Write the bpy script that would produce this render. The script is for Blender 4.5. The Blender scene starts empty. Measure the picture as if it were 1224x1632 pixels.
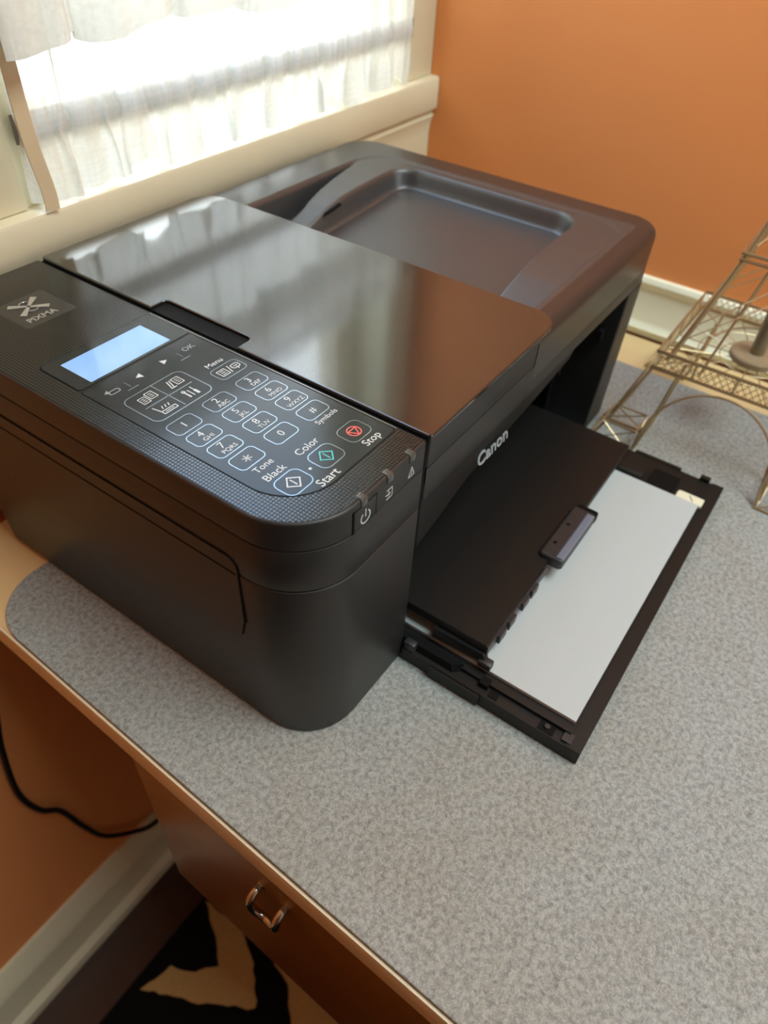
import bpy, bmesh, math, random
from mathutils import Vector, Matrix
random.seed(7)
S = 0.001                                   # all sizes below are written in millimetres
scene = bpy.context.scene
col = scene.collection

# ------------------------------------------------------------------ camera
cd = bpy.data.cameras.new('camera'); cam = bpy.data.objects.new('camera', cd); col.objects.link(cam)
Rr = ((0.57406402, 0.55105869, -0.60562762), (-0.81739274, 0.42918141, -0.3842817), (0.04816235, 0.71563792, 0.69680898))
M = Matrix(Rr).to_4x4(); M.translation = Vector((-148.829, -130.375, 393.448)) * S
cam.matrix_world = M
cd.sensor_fit = 'HORIZONTAL'; cd.sensor_width = 36.0; cd.lens = 36.0 * 1142.57 / 1224.0
cd.clip_start = 0.02; cd.clip_end = 50
cd.dof.use_dof = True; cd.dof.focus_distance = 0.365; cd.dof.aperture_fstop = 10.5
scene.camera = cam

# ------------------------------------------------------------------ world, lights, exposure
w = bpy.data.worlds.new('sky'); scene.world = w; w.use_nodes = True
nt = w.node_tree; nt.nodes.clear()
o = nt.nodes.new('ShaderNodeOutputWorld'); b = nt.nodes.new('ShaderNodeBackground')
tc = nt.nodes.new('ShaderNodeTexCoord'); sp = nt.nodes.new('ShaderNodeSeparateXYZ'); cr = nt.nodes.new('ShaderNodeValToRGB')
nt.links.new(tc.outputs['Generated'], sp.inputs[0]); nt.links.new(sp.outputs['Z'], cr.inputs[0])
cr.color_ramp.elements[0].position = 0.53; cr.color_ramp.elements[0].color = (0.84, 0.92, 0.93, 1)
cr.color_ramp.elements[1].position = 0.73; cr.color_ramp.elements[1].color = (0.42, 0.66, 1.0, 1)
nt.links.new(cr.outputs[0], b.inputs[0]); b.inputs[1].default_value = 5.4
nt.links.new(b.outputs[0], o.inputs[0])

def area(name, loc, target, sx, sy, power, colr):
    l = bpy.data.lights.new(name, 'AREA'); l.shape = 'RECTANGLE'; l.size = sx; l.size_y = sy; l.energy = power; l.color = colr
    ob = bpy.data.objects.new(name, l); col.objects.link(ob); ob.location = loc
    ob.rotation_euler = (Vector(target) - Vector(loc)).to_track_quat('-Z', 'Y').to_euler()
    return ob
area('fill_light_front', (0.3, -2.34, 0.85), (0.3, 0, 0.5), 0.55, 1.1, 8, (0.80, 0.98, 1.0))  # added fill from the front wall side, no window stands there
area('fill_light_overhead', (0.22, -0.8, 1.66), (0.22, -0.8, 0), 0.8, 0.8, 22.5, (0.81, 1.0, 1.03))  # added soft fill from above to brighten the desk, no lamp in view
vs = scene.view_settings
vs.view_transform = 'Standard'; vs.look = 'None'; vs.gamma = 1.0; vs.use_curve_mapping = False; vs.exposure = 0.28

# ------------------------------------------------------------------ materials
def srgb(r, g, b):
    f = lambda c: (c / 255 / 12.92) if c / 255 <= 0.04045 else ((c / 255 + 0.055) / 1.055) ** 2.4
    return (f(r), f(g), f(b), 1)
MATS = {}
def mat(name, c, rough=0.5, metal=0.0, spec=0.5, noise=None, bump=None, coat=0.0, emit=None):
    """noise=(scale, strength, stretch) varies the colour; bump=(scale, strength, distance)"""
    m = bpy.data.materials.new(name); m.use_nodes = True; n = m.node_tree; p = n.nodes['Principled BSDF']
    p.inputs['Base Color'].default_value = c; p.inputs['Roughness'].default_value = rough
    p.inputs['Metallic'].default_value = metal; p.inputs['Specular IOR Level'].default_value = spec
    p.inputs['Coat Weight'].default_value = coat; p.inputs['Coat Roughness'].default_value = 0.08
    if emit: p.inputs['Emission Color'].default_value = emit[0]; p.inputs['Emission Strength'].default_value = emit[1]
    t = n.nodes.new('ShaderNodeTexCoord')
    if noise:
        mp = n.nodes.new('ShaderNodeMapping'); n.links.new(t.outputs['Object'], mp.inputs[0])
        mp.inputs['Scale'].default_value = noise[2] if len(noise) > 2 else (1, 1, 1)
        nz = n.nodes.new('ShaderNodeTexNoise'); nz.inputs['Scale'].default_value = noise[0]; nz.inputs['Detail'].default_value = 5
        n.links.new(mp.outputs[0], nz.inputs['Vector'])
        mx = n.nodes.new('ShaderNodeMix'); mx.data_type = 'RGBA'
        k = noise[1]
        mx.inputs[6].default_value = (c[0] * (1 - k), c[1] * (1 - k), c[2] * (1 - k), 1)
        mx.inputs[7].default_value = (min(1, c[0] * (1 + k)), min(1, c[1] * (1 + k)), min(1, c[2] * (1 + k)), 1)
        n.links.new(nz.outputs['Fac'], mx.inputs[0]); n.links.new(mx.outputs[2], p.inputs['Base Color'])
    if bump:
        nb = n.nodes.new('ShaderNodeTexNoise'); nb.inputs['Scale'].default_value = bump[0]; nb.inputs['Detail'].default_value = 3
        n.links.new(t.outputs['Object'], nb.inputs['Vector'])
        bp = n.nodes.new('ShaderNodeBump'); bp.inputs['Strength'].default_value = bump[1]; bp.inputs['Distance'].default_value = bump[2]
        n.links.new(nb.outputs['Fac'], bp.inputs['Height']); n.links.new(bp.outputs[0], p.inputs['Normal'])
    MATS[name] = m
    return m
mat('orange_paint', srgb(238, 152, 90), 0.6, spec=0.25, noise=(6, 0.05), bump=(160, 0.12, 0.001))
mat('terracotta_paint', srgb(128, 72, 46), 0.6, noise=(6, 0.05))
mat('white_paint', srgb(214, 216, 208), 0.8)
mat('cream_gloss', srgb(226, 214, 184), 0.35, noise=(30, 0.03), bump=(60, 0.05, 0.001))
mat('cream_trim', srgb(246, 243, 216), 0.4, noise=(20, 0.03))
mat('laminate', srgb(236, 206, 152), 0.35, noise=(14, 0.06, (6, 1, 1)))
mat('veneer_edge', srgb(232, 218, 188), 0.45, noise=(40, 0.08, (1, 0.15, 4)))
mat('varnished_wood', srgb(128, 86, 28), 0.28, noise=(9, 0.16, (3, 0.6, 8)))
mat('dark_floor', srgb(66, 40, 27), 0.4, noise=(12, 0.25, (0.4, 8, 1)))
mat('rug_black', srgb(22, 18, 17), 0.95, spec=0.1, noise=(400, 0.4), bump=(500, 0.8, 0.004))
mat('rug_tan', srgb(205, 165, 108), 0.95, spec=0.1, noise=(300, 0.2), bump=(500, 0.8, 0.004))
mat('printer_body', srgb(38, 37, 36), 0.42, bump=(2600, 0.10, 0.0002))
mat('printer_gloss', srgb(24, 24, 25), 0.16)
mat('printer_satin', srgb(38, 38, 39), 0.3, spec=0.75, bump=(2200, 0.06, 0.0002))
mat('recess_plastic', srgb(54, 54, 55), 0.4, spec=1.0, bump=(2200, 0.06, 0.0002))
mat('key_plate', srgb(40, 44, 45), 0.14, spec=0.29)
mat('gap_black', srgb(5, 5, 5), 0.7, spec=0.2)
mat('tray_black', srgb(22, 21, 20), 0.45, spec=0.35)
mat('tray_grey', srgb(44, 44, 46), 0.4)
mat('highlight_blue', srgb(112, 120, 138), 0.2)  # highlight tone for the front of the tray stop
mat('print_white', srgb(205, 208, 208), 0.35)
mat('print_grey', srgb(150, 156, 160), 0.3)
mat('print_red', srgb(235, 96, 84), 0.4)
mat('print_teal', srgb(70, 190, 188), 0.4)
mat('silver_logo', srgb(190, 190, 186), 0.3, metal=0.6)
mat('highlight_grey', srgb(96, 94, 90), 0.15)  # pale tone for the painted highlight beside the lid
mat('lamp_plastic', srgb(74, 73, 70), 0.12)
mat('key_line', srgb(140, 150, 158), 0.14, metal=0.75)
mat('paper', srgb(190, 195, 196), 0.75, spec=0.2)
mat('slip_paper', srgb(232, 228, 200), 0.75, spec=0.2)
mat('ink', srgb(40, 40, 44), 0.6)
mat('cord_black', srgb(12, 11, 11), 0.5)
mat('wire_bronze', srgb(196, 174, 136), 0.36, metal=0.75, noise=(60, 0.2))
mat('post_bronze', srgb(150, 138, 112), 0.4, metal=0.5, noise=(60, 0.15))
mat('disc_brown', srgb(165, 146, 116), 0.5, noise=(50, 0.2))
mat('chrome', srgb(190, 182, 172), 0.14, metal=1.0)
mat('rod_grey', srgb(150, 144, 132), 0.4)
mat('hem_beige', srgb(222, 196, 160), 0.8, spec=0.1)

def felt():
    m = mat('felt', srgb(172, 166, 163), 0.95, spec=0.1); n = m.node_tree; p = n.nodes['Principled BSDF']
    t = n.nodes.new('ShaderNodeTexCoord')
    def noise(sc, det, dist=0.0):
        q = n.nodes.new('ShaderNodeTexNoise'); q.inputs['Scale'].default_value = sc; q.inputs['Detail'].default_value = det
        q.inputs['Roughness'].default_value = 0.65; q.inputs['Distortion'].default_value = dist
        n.links.new(t.outputs['Object'], q.inputs['Vector']); return q
    a, b2, c2 = noise(330, 6, 0.4), noise(1000, 5, 0.6), noise(14, 3)
    r1 = n.nodes.new('ShaderNodeValToRGB'); n.links.new(a.outputs['Fac'], r1.inputs[0])
    e = r1.color_ramp.elements
    e[0].position = 0.30; e[0].color = srgb(136, 138, 135); e[1].position = 0.60; e[1].color = srgb(186, 188, 184)
    r2 = n.nodes.new('ShaderNodeValToRGB'); n.links.new(b2.outputs['Fac'], r2.inputs[0])
    e = r2.color_ramp.elements
    e[0].position = 0.32; e[0].color = (0.62, 0.60, 0.59, 1); e[1].position = 0.58; e[1].color = (1, 1, 1, 1)
    mx = n.nodes.new('ShaderNodeMix'); mx.data_type = 'RGBA'; mx.blend_type = 'MULTIPLY'; mx.inputs[0].default_value = 0.8
    n.links.new(r1.outputs[0], mx.inputs[6]); n.links.new(r2.outputs[0], mx.inputs[7]); r3 = n.nodes.new('ShaderNodeValToRGB'); n.links.new(c2.outputs['Fac'], r3.inputs[0])
    e = r3.color_ramp.elements
    e[0].position = 0.38; e[0].color = (0.96, 0.93, 0.90, 1); e[1].position = 0.60; e[1].color = (1, 1, 1, 1)
    mx2 = n.nodes.new('ShaderNodeMix'); mx2.data_type = 'RGBA'; mx2.blend_type = 'MULTIPLY'; mx2.inputs[0].default_value = 1.0
    n.links.new(mx.outputs[2], mx2.inputs[6]); n.links.new(r3.outputs[0], mx2.inputs[7]); n.links.new(mx2.outputs[2], p.inputs['Base Color'])
    bp = n.nodes.new('ShaderNodeBump'); bp.inputs['Strength'].default_value = 0.7; bp.inputs['Distance'].default_value = 0.0012
    n.links.new(b2.outputs['Fac'], bp.inputs['Height']); n.links.new(bp.outputs[0], p.inputs['Normal'])
felt()

def grid_plastic(name, base, pitch, rough, depth, coat=0.0):
    """glossy plastic pressed with a fine square grid"""
    m = mat(name, base, rough); n = m.node_tree; p = n.nodes['Principled BSDF']
    t = n.nodes.new('ShaderNodeTexCoord'); s = n.nodes.new('ShaderNodeSeparateXYZ'); n.links.new(t.outputs['Object'], s.inputs[0])
    def tri(axis):
        d = n.nodes.new('ShaderNodeMath'); d.operation = 'DIVIDE'; d.inputs[1].default_value = pitch * S; n.links.new(s.outputs[axis], d.inputs[0])
        f = n.nodes.new('ShaderNodeMath'); f.operation = 'FRACT'; n.links.new(d.outputs[0], f.inputs[0])
        g = n.nodes.new('ShaderNodeMath'); g.operation = 'SUBTRACT'; g.inputs[1].default_value = 0.5; n.links.new(f.outputs[0], g.inputs[0])
        h = n.nodes.new('ShaderNodeMath'); h.operation = 'ABSOLUTE'; n.links.new(g.outputs[0], h.inputs[0]); return h
    a, b2 = tri('X'), tri('Y')
    mx = n.nodes.new('ShaderNodeMath'); mx.operation = 'MAXIMUM'; n.links.new(a.outputs[0], mx.inputs[0]); n.links.new(b2.outputs[0], mx.inputs[1])
    rp = n.nodes.new('ShaderNodeMapRange'); rp.inputs[1].default_value = 0.30; rp.inputs[2].default_value = 0.42; n.links.new(mx.outputs[0], rp.inputs[0])
    sp2 = n.nodes.new('ShaderNodeMapRange'); sp2.inputs[3].default_value = 0.7; sp2.inputs[4].default_value = 0.15 if depth > 0.5 else 0.5
    n.links.new(rp.outputs[0], sp2.inputs[0]); n.links.new(sp2.outputs[0], p.inputs['Specular IOR Level'])
    bp = n.nodes.new('ShaderNodeBump'); bp.invert = True; bp.inputs['Strength'].default_value = 0.12 * depth; bp.inputs['Distance'].default_value = 0.0003
    n.links.new(rp.outputs[0], bp.inputs['Height']); n.links.new(bp.outputs[0], p.inputs['Normal'])
    if coat:
        cw = n.nodes.new('ShaderNodeMapRange'); cw.inputs[3].default_value = coat; cw.inputs[4].default_value = coat * 0.45
        n.links.new(rp.outputs[0], cw.inputs[0]); n.links.new(cw.outputs[0], p.inputs['Coat Weight'])
        p.inputs['Coat IOR'].default_value = 1.6; p.inputs['Coat Roughness'].default_value = 0.09
    return m
grid_plastic('grid_panel', srgb(26, 27, 27), 1.75, 0.17, 1.0)
grid_plastic('grid_lid', srgb(26, 27, 28), 1.35, 0.12, 0.4, 0.8)

def sheer(name, c, clear, glow):
    m = bpy.data.materials.new(name); m.use_nodes = True; n = m.node_tree; n.nodes.clear()
    out = n.nodes.new('ShaderNodeOutputMaterial')
    df = n.nodes.new('ShaderNodeBsdfDiffuse'); df.inputs[0].default_value = c
    tl = n.nodes.new('ShaderNodeBsdfTranslucent'); tl.inputs[0].default_value = c
    tr = n.nodes.new('ShaderNodeBsdfTransparent')
    m1 = n.nodes.new('ShaderNodeMixShader'); m1.inputs[0].default_value = glow
    n.links.new(df.outputs[0], m1.inputs[1]); n.links.new(tl.outputs[0], m1.inputs[2])
    m2 = n.nodes.new('ShaderNodeMixShader')
    t = n.nodes.new('ShaderNodeTexCoord')
    mp = n.nodes.new('ShaderNodeMapping'); mp.inputs['Scale'].default_value = (1, 1, 0.12); n.links.new(t.outputs['Object'], mp.inputs[0])
    nz = n.nodes.new('ShaderNodeTexNoise'); nz.inputs['Scale'].default_value = 420; nz.inputs['Detail'].default_value = 2; n.links.new(mp.outputs[0], nz.inputs['Vector'])
    mp2 = n.nodes.new('ShaderNodeMapping'); mp2.inputs['Scale'].default_value = (0.1, 1, 1); n.links.new(t.outputs['Object'], mp2.inputs[0])
    nz2 = n.nodes.new('ShaderNodeTexNoise'); nz2.inputs['Scale'].default_value = 420; nz2.inputs['Detail'].default_value = 2; n.links.new(mp2.outputs[0], nz2.inputs['Vector'])
    ad = n.nodes.new('ShaderNodeMath'); ad.operation = 'ADD'; n.links.new(nz.outputs['Fac'], ad.inputs[0]); n.links.new(nz2.outputs['Fac'], ad.inputs[1])
    mr = n.nodes.new('ShaderNodeMapRange'); mr.inputs[1].default_value = 0.7; mr.inputs[2].default_value = 1.3
    mr.inputs[3].default_value = clear + 0.07; mr.inputs[4].default_value = max(0.0, clear - 0.07); n.links.new(ad.outputs[0], mr.inputs[0])
    n.links.new(mr.outputs[0], m2.inputs[0]); n.links.new(m1.outputs[0], m2.inputs[1]); n.links.new(tr.outputs[0], m2.inputs[2])
    n.links.new(m2.outputs[0], out.inputs[0]); MATS[name] = m
sheer('sheer_fabric', (0.93, 0.92, 0.88, 1), 0.15, 0.38)
sheer('sheer_upper', (0.93, 0.92, 0.88, 1), 0.28, 0.5)
sheer('sheer_hem', (0.84, 0.83, 0.78, 1), 0.05, 0.36)

def lcd():
    m = mat('lcd', srgb(120, 165, 225), 0.08, emit=((0.42, 0.66, 1.0, 1), 0.28))
    n = m.node_tree; p = n.nodes['Principled BSDF']
    t = n.nodes.new('ShaderNodeTexCoord'); nz = n.nodes.new('ShaderNodeTexNoise'); nz.inputs['Scale'].default_value = 40; nz.inputs['Detail'].default_value = 1
    n.links.new(t.outputs['Object'], nz.inputs['Vector'])
    r = n.nodes.new('ShaderNodeValToRGB'); n.links.new(nz.outputs['Fac'], r.inputs[0])
    r.color_ramp.elements[0].position = .35; r.color_ramp.elements[0].color = (0.36, 0.60, 0.98, 1)
    r.color_ramp.elements[1].position = .65; r.color_ramp.elements[1].color = (0.60, 0.80, 1.0, 1)
    n.links.new(r.outputs[0], p.inputs['Emission Color'])
lcd()
def glass():
    m = bpy.data.materials.new('window_glass'); m.use_nodes = True; n = m.node_tree; n.nodes.clear()
    out = n.nodes.new('ShaderNodeOutputMaterial'); g = n.nodes.new('ShaderNodeBsdfGlossy'); g.inputs['Roughness'].default_value = 0.02
    tr = n.nodes.new('ShaderNodeBsdfTransparent'); mx = n.nodes.new('ShaderNodeMixShader'); mx.inputs[0].default_value = 0.06
    n.links.new(tr.outputs[0], mx.inputs[1]); n.links.new(g.outputs[0], mx.inputs[2]); n.links.new(mx.outputs[0], out.inputs[0]); MATS['window_glass'] = m
glass()

# ------------------------------------------------------------------ mesh helpers (mm in, metres out)
def link(name, me, m, parent=None):
    ob = bpy.data.objects.new(name, me); col.objects.link(ob)
    if m: me.materials.clear(); me.materials.append(MATS[m])
    if parent: ob.parent = parent
    return ob
def finish(name, bm, m, parent=None, smooth=35):
    bmesh.ops.remove_doubles(bm, verts=bm.verts, dist=1e-7)
    bmesh.ops.recalc_face_normals(bm, faces=bm.faces)
    me = bpy.data.meshes.new(name); bm.to_mesh(me); bm.free()
    if smooth:
        me.shade_smooth(); me.set_sharp_from_angle(angle=math.radians(smooth))
    return link(name, me, m, parent)
def tag(o, label, cat, group=None, kind=None):
    o['label'] = label; o['category'] = cat
    if group: o['group'] = group
    if kind: o['kind'] = kind
    return o
def empty(name, loc=(0, 0, 0)):
    e = bpy.data.objects.new(name, None); e.empty_display_size = 0.02; e.location = Vector(loc) * S; col.objects.link(e); return e
def rrect(x0, y0, x1, y1, r, d=0.0, seg=8):
    """rounded rectangle, r = radii (x0y0, x1y0, x1y1, x0y1), inset by d; counter-clockwise"""
    if not isinstance(r, (tuple, list)): r = (r,) * 4
    x0 += d; y0 += d; x1 -= d; y1 -= d
    pts = []
    for (cx, cy, sx, sy, a0), rad in zip(((x0, y0, 1, 1, 180), (x1, y0, -1, 1, 270), (x1, y1, -1, -1, 0), (x0, y1, 1, -1, 90)), r):
        q = max(rad - d, 0.02)
        for k in range(seg + 1):
            a = math.radians(a0 + 90 * k / seg)
            pts.append((cx + sx * q + q * math.cos(a), cy + sy * q + q * math.sin(a)))
    return pts
def add_loft(bm, rings, cap0=True, cap1=True, closed=True):
    vr = [[bm.verts.new(Vector(p) * S) for p in ring] for ring in rings]
    for a, b in zip(vr, vr[1:]):
        n = len(a)
        for i in range(n if closed else n - 1):
            j = (i + 1) % n
            bm.faces.new((a[i], a[j], b[j], b[i]))
    if cap0: bm.faces.new(list(reversed(vr[0])))
    if cap1: bm.faces.new(vr[-1])
    return vr
def add_slab(bm, x0, y0, x1, y1, r, z0, z1, top=0.0, bot=0.0, seg=8, n=4, cap1=True):
    """rounded-rectangle block with filleted top and bottom rims"""
    prof = []
    if bot: prof += [(bot * (1 - math.sin(a)), z0 + bot * (1 - math.cos(a))) for a in [math.pi / 2 * k / n for k in range(n + 1)]]
    else: prof += [(0, z0)]
    if top:
        prof += [(top * (1 - math.cos(a)), z1 - top * (1 - math.sin(a))) for a in [math.pi / 2 * k / n for k in range(n + 1)]]
        prof.append((top + min(0.3, top), z1))
    else: prof += [(0, z1)]
    return add_loft(bm, [[(x, y, z) for x, y in rrect(x0, y0, x1, y1, r, d, seg)] for d, z in prof], True, cap1)
def add_box(bm, x0, y0, z0, x1, y1, z1):
    vs_ = [bm.verts.new(Vector(p) * S) for p in ((x0, y0, z0), (x1, y0, z0), (x1, y1, z0), (x0, y1, z0), (x0, y0, z1), (x1, y0, z1), (x1, y1, z1), (x0, y1, z1))]
    for f in ((3, 2, 1, 0), (4, 5, 6, 7), (0, 1, 5, 4), (1, 2, 6, 5), (2, 3, 7, 6), (3, 0, 4, 7)): bm.faces.new([vs_[i] for i in f])
def add_tube(bm, pts, r, seg=8, closed=False):
    P = [Vector(p) for p in pts]; n = len(P); rings = []
    up = None
    for i in range(n):
        if closed: d = (P[(i + 1) % n] - P[i - 1])
        else: d = P[min(i + 1, n - 1)] - P[max(i - 1, 0)]
        d.normalize()
        if up is None: up = Vector((0, 0, 1)) if abs(d.z) < 0.9 else Vector((1, 0, 0))
        s = d.cross(up).normalized(); up = s.cross(d).normalized()
        rr = r[i] if isinstance(r, (list, tuple)) else r
        rings.append([tuple(P[i] + (s * math.cos(2 * math.pi * k / seg) + up * math.sin(2 * math.pi * k / seg)) * rr) for k in range(seg)])
    if closed: rings.append(rings[0])
    add_loft(bm, rings, not closed, not closed)
def add_poly(bm, pts, h, axis='z', base=0.0):
    """flat outline given some thickness h; axis z: pts are (x,y) at height base; axis y: pts are (x,z) on a face at y=base growing to -y"""
    if axis == 'z': r0 = [(x, y, base) for x, y in pts]; r1 = [(x, y, base + h) for x, y in pts]
    elif axis == 'y': r0 = [(x, base, z) for x, z in pts]; r1 = [(x, base - h, z) for x, z in pts]
    else: r0 = [(base, y, z) for y, z in pts]; r1 = [(base - h, y, z) for y, z in pts]
    add_loft(bm, [r0, r1])
def box(name, m, parent, x0, y0, z0, x1, y1, z1, bev=0.0):
    bm = bmesh.new(); add_box(bm, x0, y0, z0, x1, y1, z1)
    if bev: bmesh.ops.bevel(bm, geom=list(bm.edges), offset=bev * S, segments=2, affect='EDGES', profile=0.5)
    return finish(name, bm, m, parent)
def slab(name, m, parent, *a, **k):
    bm = bmesh.new(); add_slab(bm, *a, **k); return finish(name, bm, m, parent)
def smooth_pts(pts, n=8, closed=False):
    """Catmull-Rom through pts"""
    P = [Vector(p) for p in pts]; out = []; N = len(P)
    for i in range(N if closed else N - 1):
        if closed: a, b, c, d = P[i - 1], P[i], P[(i + 1) % N], P[(i + 2) % N]
        else: a, b, c, d = P[max(i - 1, 0)], P[i], P[i + 1], P[min(i + 2, N - 1)]
        for k in range(n):
            t = k / n
            out.append(0.5 * (2 * b + (c - a) * t + (2 * a - 5 * b + 4 * c - d) * t * t + (3 * b - a - 3 * c + d) * t ** 3))
    if not closed: out.append(P[-1])
    return out
def text(name, body, size, loc, m, parent, rx=0.0, rz=0.0, depth=0.05, wscale=1.0, shear=0.0, bold=0.0):
    c = bpy.data.curves.new(name, 'FONT'); c.body = body; c.size = size * S; c.align_x = 'CENTER'; c.align_y = 'CENTER'
    c.extrude = depth * S; c.shear = shear; c.resolution_u = 3; c.offset = bold * S
    t = bpy.data.objects.new('tmp', c); col.objects.link(t)
    dg = bpy.context.evaluated_depsgraph_get()
    me = bpy.data.meshes.new_from_object(t.evaluated_get(dg)); me.name = name
    bpy.data.objects.remove(t); bpy.data.curves.remove(c)
    me.transform(Matrix.Translation(Vector(loc) * S) @ Matrix.Rotation(rz, 4, 'Z') @ Matrix.Rotation(rx, 4, 'X') @ Matrix.Diagonal((wscale, 1, 1, 1)))
    return link(name, me, m, parent)
def add_ring(bm, outline_fn, wdt, z0, z1):
    """frame of width wdt: outline_fn(d) gives the outline inset by d"""
    a0 = [(x, y, z0) for x, y in outline_fn(0)]; a1 = [(x, y, z1) for x, y in outline_fn(0)]
    b1 = [(x, y, z1) for x, y in outline_fn(wdt)]; b0 = [(x, y, z0) for x, y in outline_fn(wdt)]
    add_loft(bm, [a0, a1, b1, b0], False, False)
def add_line(bm, p, q, wd, z, h=0.05):
    a, b = Vector(p), Vector(q); d = (b - a).normalized(); n_ = Vector((-d.y, d.x)) * wd / 2
    add_poly(bm, [tuple(a - n_), tuple(b - n_), tuple(b + n_), tuple(a + n_)], h, 'z', z)

def struct(o, label, cat): return tag(o, label, cat, kind='structure')

# ================================================================== the room
XW, YW, FL, CE = 602.0, 330.0, -740.0, 1700.0          # right wall, window wall, floor and ceiling planes
XL, YF = -2100.0, -2400.0
struct(box('floor', 'dark_floor', None, XL - 100, YF - 100, FL - 40, XW + 100, YW + 120, FL), 'dark brown wooden floor under the desk', 'floor')
struct(box('ceiling', 'white_paint', None, XL - 100, YF - 100, CE, XW + 100, YW + 120, CE + 40), 'white ceiling of the room', 'ceiling')
struct(box('wall_right', 'orange_paint', None, XW, YF - 100, FL, XW + 100, YW + 120, CE), 'orange painted wall beside the desk', 'wall')
struct(box('wall_left', 'terracotta_paint', None, XL - 100, YF - 100, FL, XL, YW + 120, CE), 'dark terracotta painted wall across the room', 'wall')
struct(box('wall_front', 'white_paint', None, XL, YF - 100, FL, XW, YF, CE), 'off-white wall facing the window', 'wall')
WX0, WX1, WZ0, WZ1 = 122.0, 552.0, 190.0, 1250.0         # window opening
bm = bmesh.new()
for a in ((XL, YW, FL, XW, YW + 110, WZ0 - 12), (XL, YW, WZ1, XW, YW + 110, CE), (XL, YW, WZ0 - 12, WX0, YW + 110, WZ1), (WX1, YW, WZ0 - 12, XW, YW + 110, WZ1)):
    add_box(bm, *a)
struct(finish('wall_back', bm, 'orange_paint', None, 0), 'orange painted wall with the curtained window', 'wall')

win = empty('window_1', ((WX0 + WX1) / 2, YW, WZ0)); struct(win, 'cream framed window behind white sheer curtains', 'window')
win.location = (0, 0, 0)
bm = bmesh.new()
prof = [(0, 197), (0, 0)]
# stool: thick board with a rounded nose
pr = [(440, 178), (440, 197), (316, 197), (313.6, 196.2), (312.6, 194), (312.6, 168), (314, 165.5), (317, 165), (YW, 165), (YW, 178)]
add_loft(bm, [[(x, y, z) for y, z in pr] for x in (-30, XW - 0.5)])
finish('window_sill', bm, 'cream_gloss', win)
bm = bmesh.new()
pr = [(YW, 163), (318, 163), (316.5, 158), (319, 152), (320.5, 140), (320.5, 70), (322.5, 66), (YW, 66)]
add_loft(bm, [[(x, y, z) for y, z in pr] for x in (-30, XW - 0.5)])
finish('apron', bm, 'cream_gloss', win)
box('casing', 'cream_gloss', win, WX0 - 125, 323, 197.2, WX0 - 12, YW - .2, WZ1 + 70, 1.5)
box('casing', 'cream_gloss', win, WX1 + 2, 323, 197.2, XW - 0.5, YW - .2, WZ1 + 70, 1.5)
box('casing', 'cream_gloss', win, WX0 - 11, 324, WZ1 + 5, WX1 + 1, YW - .2, WZ1 + 70, 1.5)
box('jamb', 'cream_trim', win, WX0 - 11.5, YW - 2, 197.2, WX0 + 2, 440, WZ1 + 4)
box('jamb', 'cream_trim', win, WX1 - 2, YW - 2, 197.2, WX1 + 1.5, 440, WZ1 + 4)
bm = bmesh.new()
for a in ((WX0 + 2, 380, 197.2, WX0 + 40, 412, WZ1), (WX1 - 40, 380, 197.2, WX1 - 2, 412, WZ1), (WX0 + 40, 380, 197.2, WX1 - 40, 412, 232), (WX0 + 40, 380, WZ1 - 40, WX1 - 40, 412, WZ1), (WX0 + 40, 380, 800, WX1 - 40, 412, 835)):
    add_box(bm, *a)
finish('sash', bm, 'cream_gloss', win, 0)
box('pane', 'window_glass', win, WX0 + 40, 394, 232, WX1 - 40, 397, 800)
box('pane', 'window_glass', win, WX0 + 40, 394, 835, WX1 - 40, 397, WZ1 - 40)

# baseboards and the moulding at desk height
def moulding(name, prof, a, b, axis, m):
    bm = bmesh.new()
    if axis == 'x': add_loft(bm, [[(t, y, z) for y, z in prof] for t in (a, b)])
    else: add_loft(bm, [[(x, t, z) for x, z in prof] for t in (a, b)])
    return finish(name, bm, m, None, 30)
pb = [(YW, FL), (312, FL), (312, FL + 10), (310, FL + 22), (315, FL + 30), (318, FL + 34), (318, FL + 92), (314.5, FL + 97), (314.5, FL + 110), (319, FL + 118), (322, FL + 132), (327, FL + 141), (YW, FL + 141)]
struct(moulding('baseboard_back', pb, XL, XW, 'x', 'cream_gloss'), 'cream moulded baseboard along the window wall', 'baseboard')
pt = [(XW, -2), (596, -2), (596, 2), (593, 6), (597, 11), (598, 14), (598, 48), (595.5, 51), (594.5, 56), (596.5, 60.5), (XW, 61)]
struct(moulding('trim_1', pt, YF + 60, 312, 'y', 'cream_trim'), 'cream moulding on the orange wall above the desk top', 'trim')

# ================================================================== desk, felt mat, rug, cord
desk = tag(empty('desk', (270, -300, FL)), 'wooden desk with cream laminate top and a brown varnished drawer', 'desk')
desk.location = (0, 0, 0)
box('desk_top', 'laminate', desk, -55.5, -1050, -26, 592.5, 311, -3.2, 1.0)
box('edge_band', 'veneer_edge', desk, -57.2, -1050, -26.5, -55.4, 311, -3.4, 0.4)
box('drawer_case', 'varnished_wood', desk, -46, -560, -262, 540, 116, -26.3, 1.0)
dr = box('drawer', 'varnished_wood', desk, -51, -545, -264, -46.1, 117, -30, 1.5)
for part in list(desk.children):                           # the desk's front edge is not quite square to the wall
    for v in part.data.vertices:
        if v.co.x < 0.05: v.co.x += (7.0 - (240 - v.co.y / S) * 0.0318) * S
for y in (-1020, 150):
    box('leg', 'varnished_wood', desk, 520, y, FL, 575, y + 55, -26.3, 2)
box('leg', 'varnished_wood', desk, -75, -1040, FL, -20, -985, -26.3, 2)
bm = bmesh.new()
for y in (3, -18):
    add_tube(bm, [(-50, y, -82), (-52, y, -82)], 3.6, 16)
finish('rosette', bm, 'chrome', dr)
bm = bmesh.new()
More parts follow.
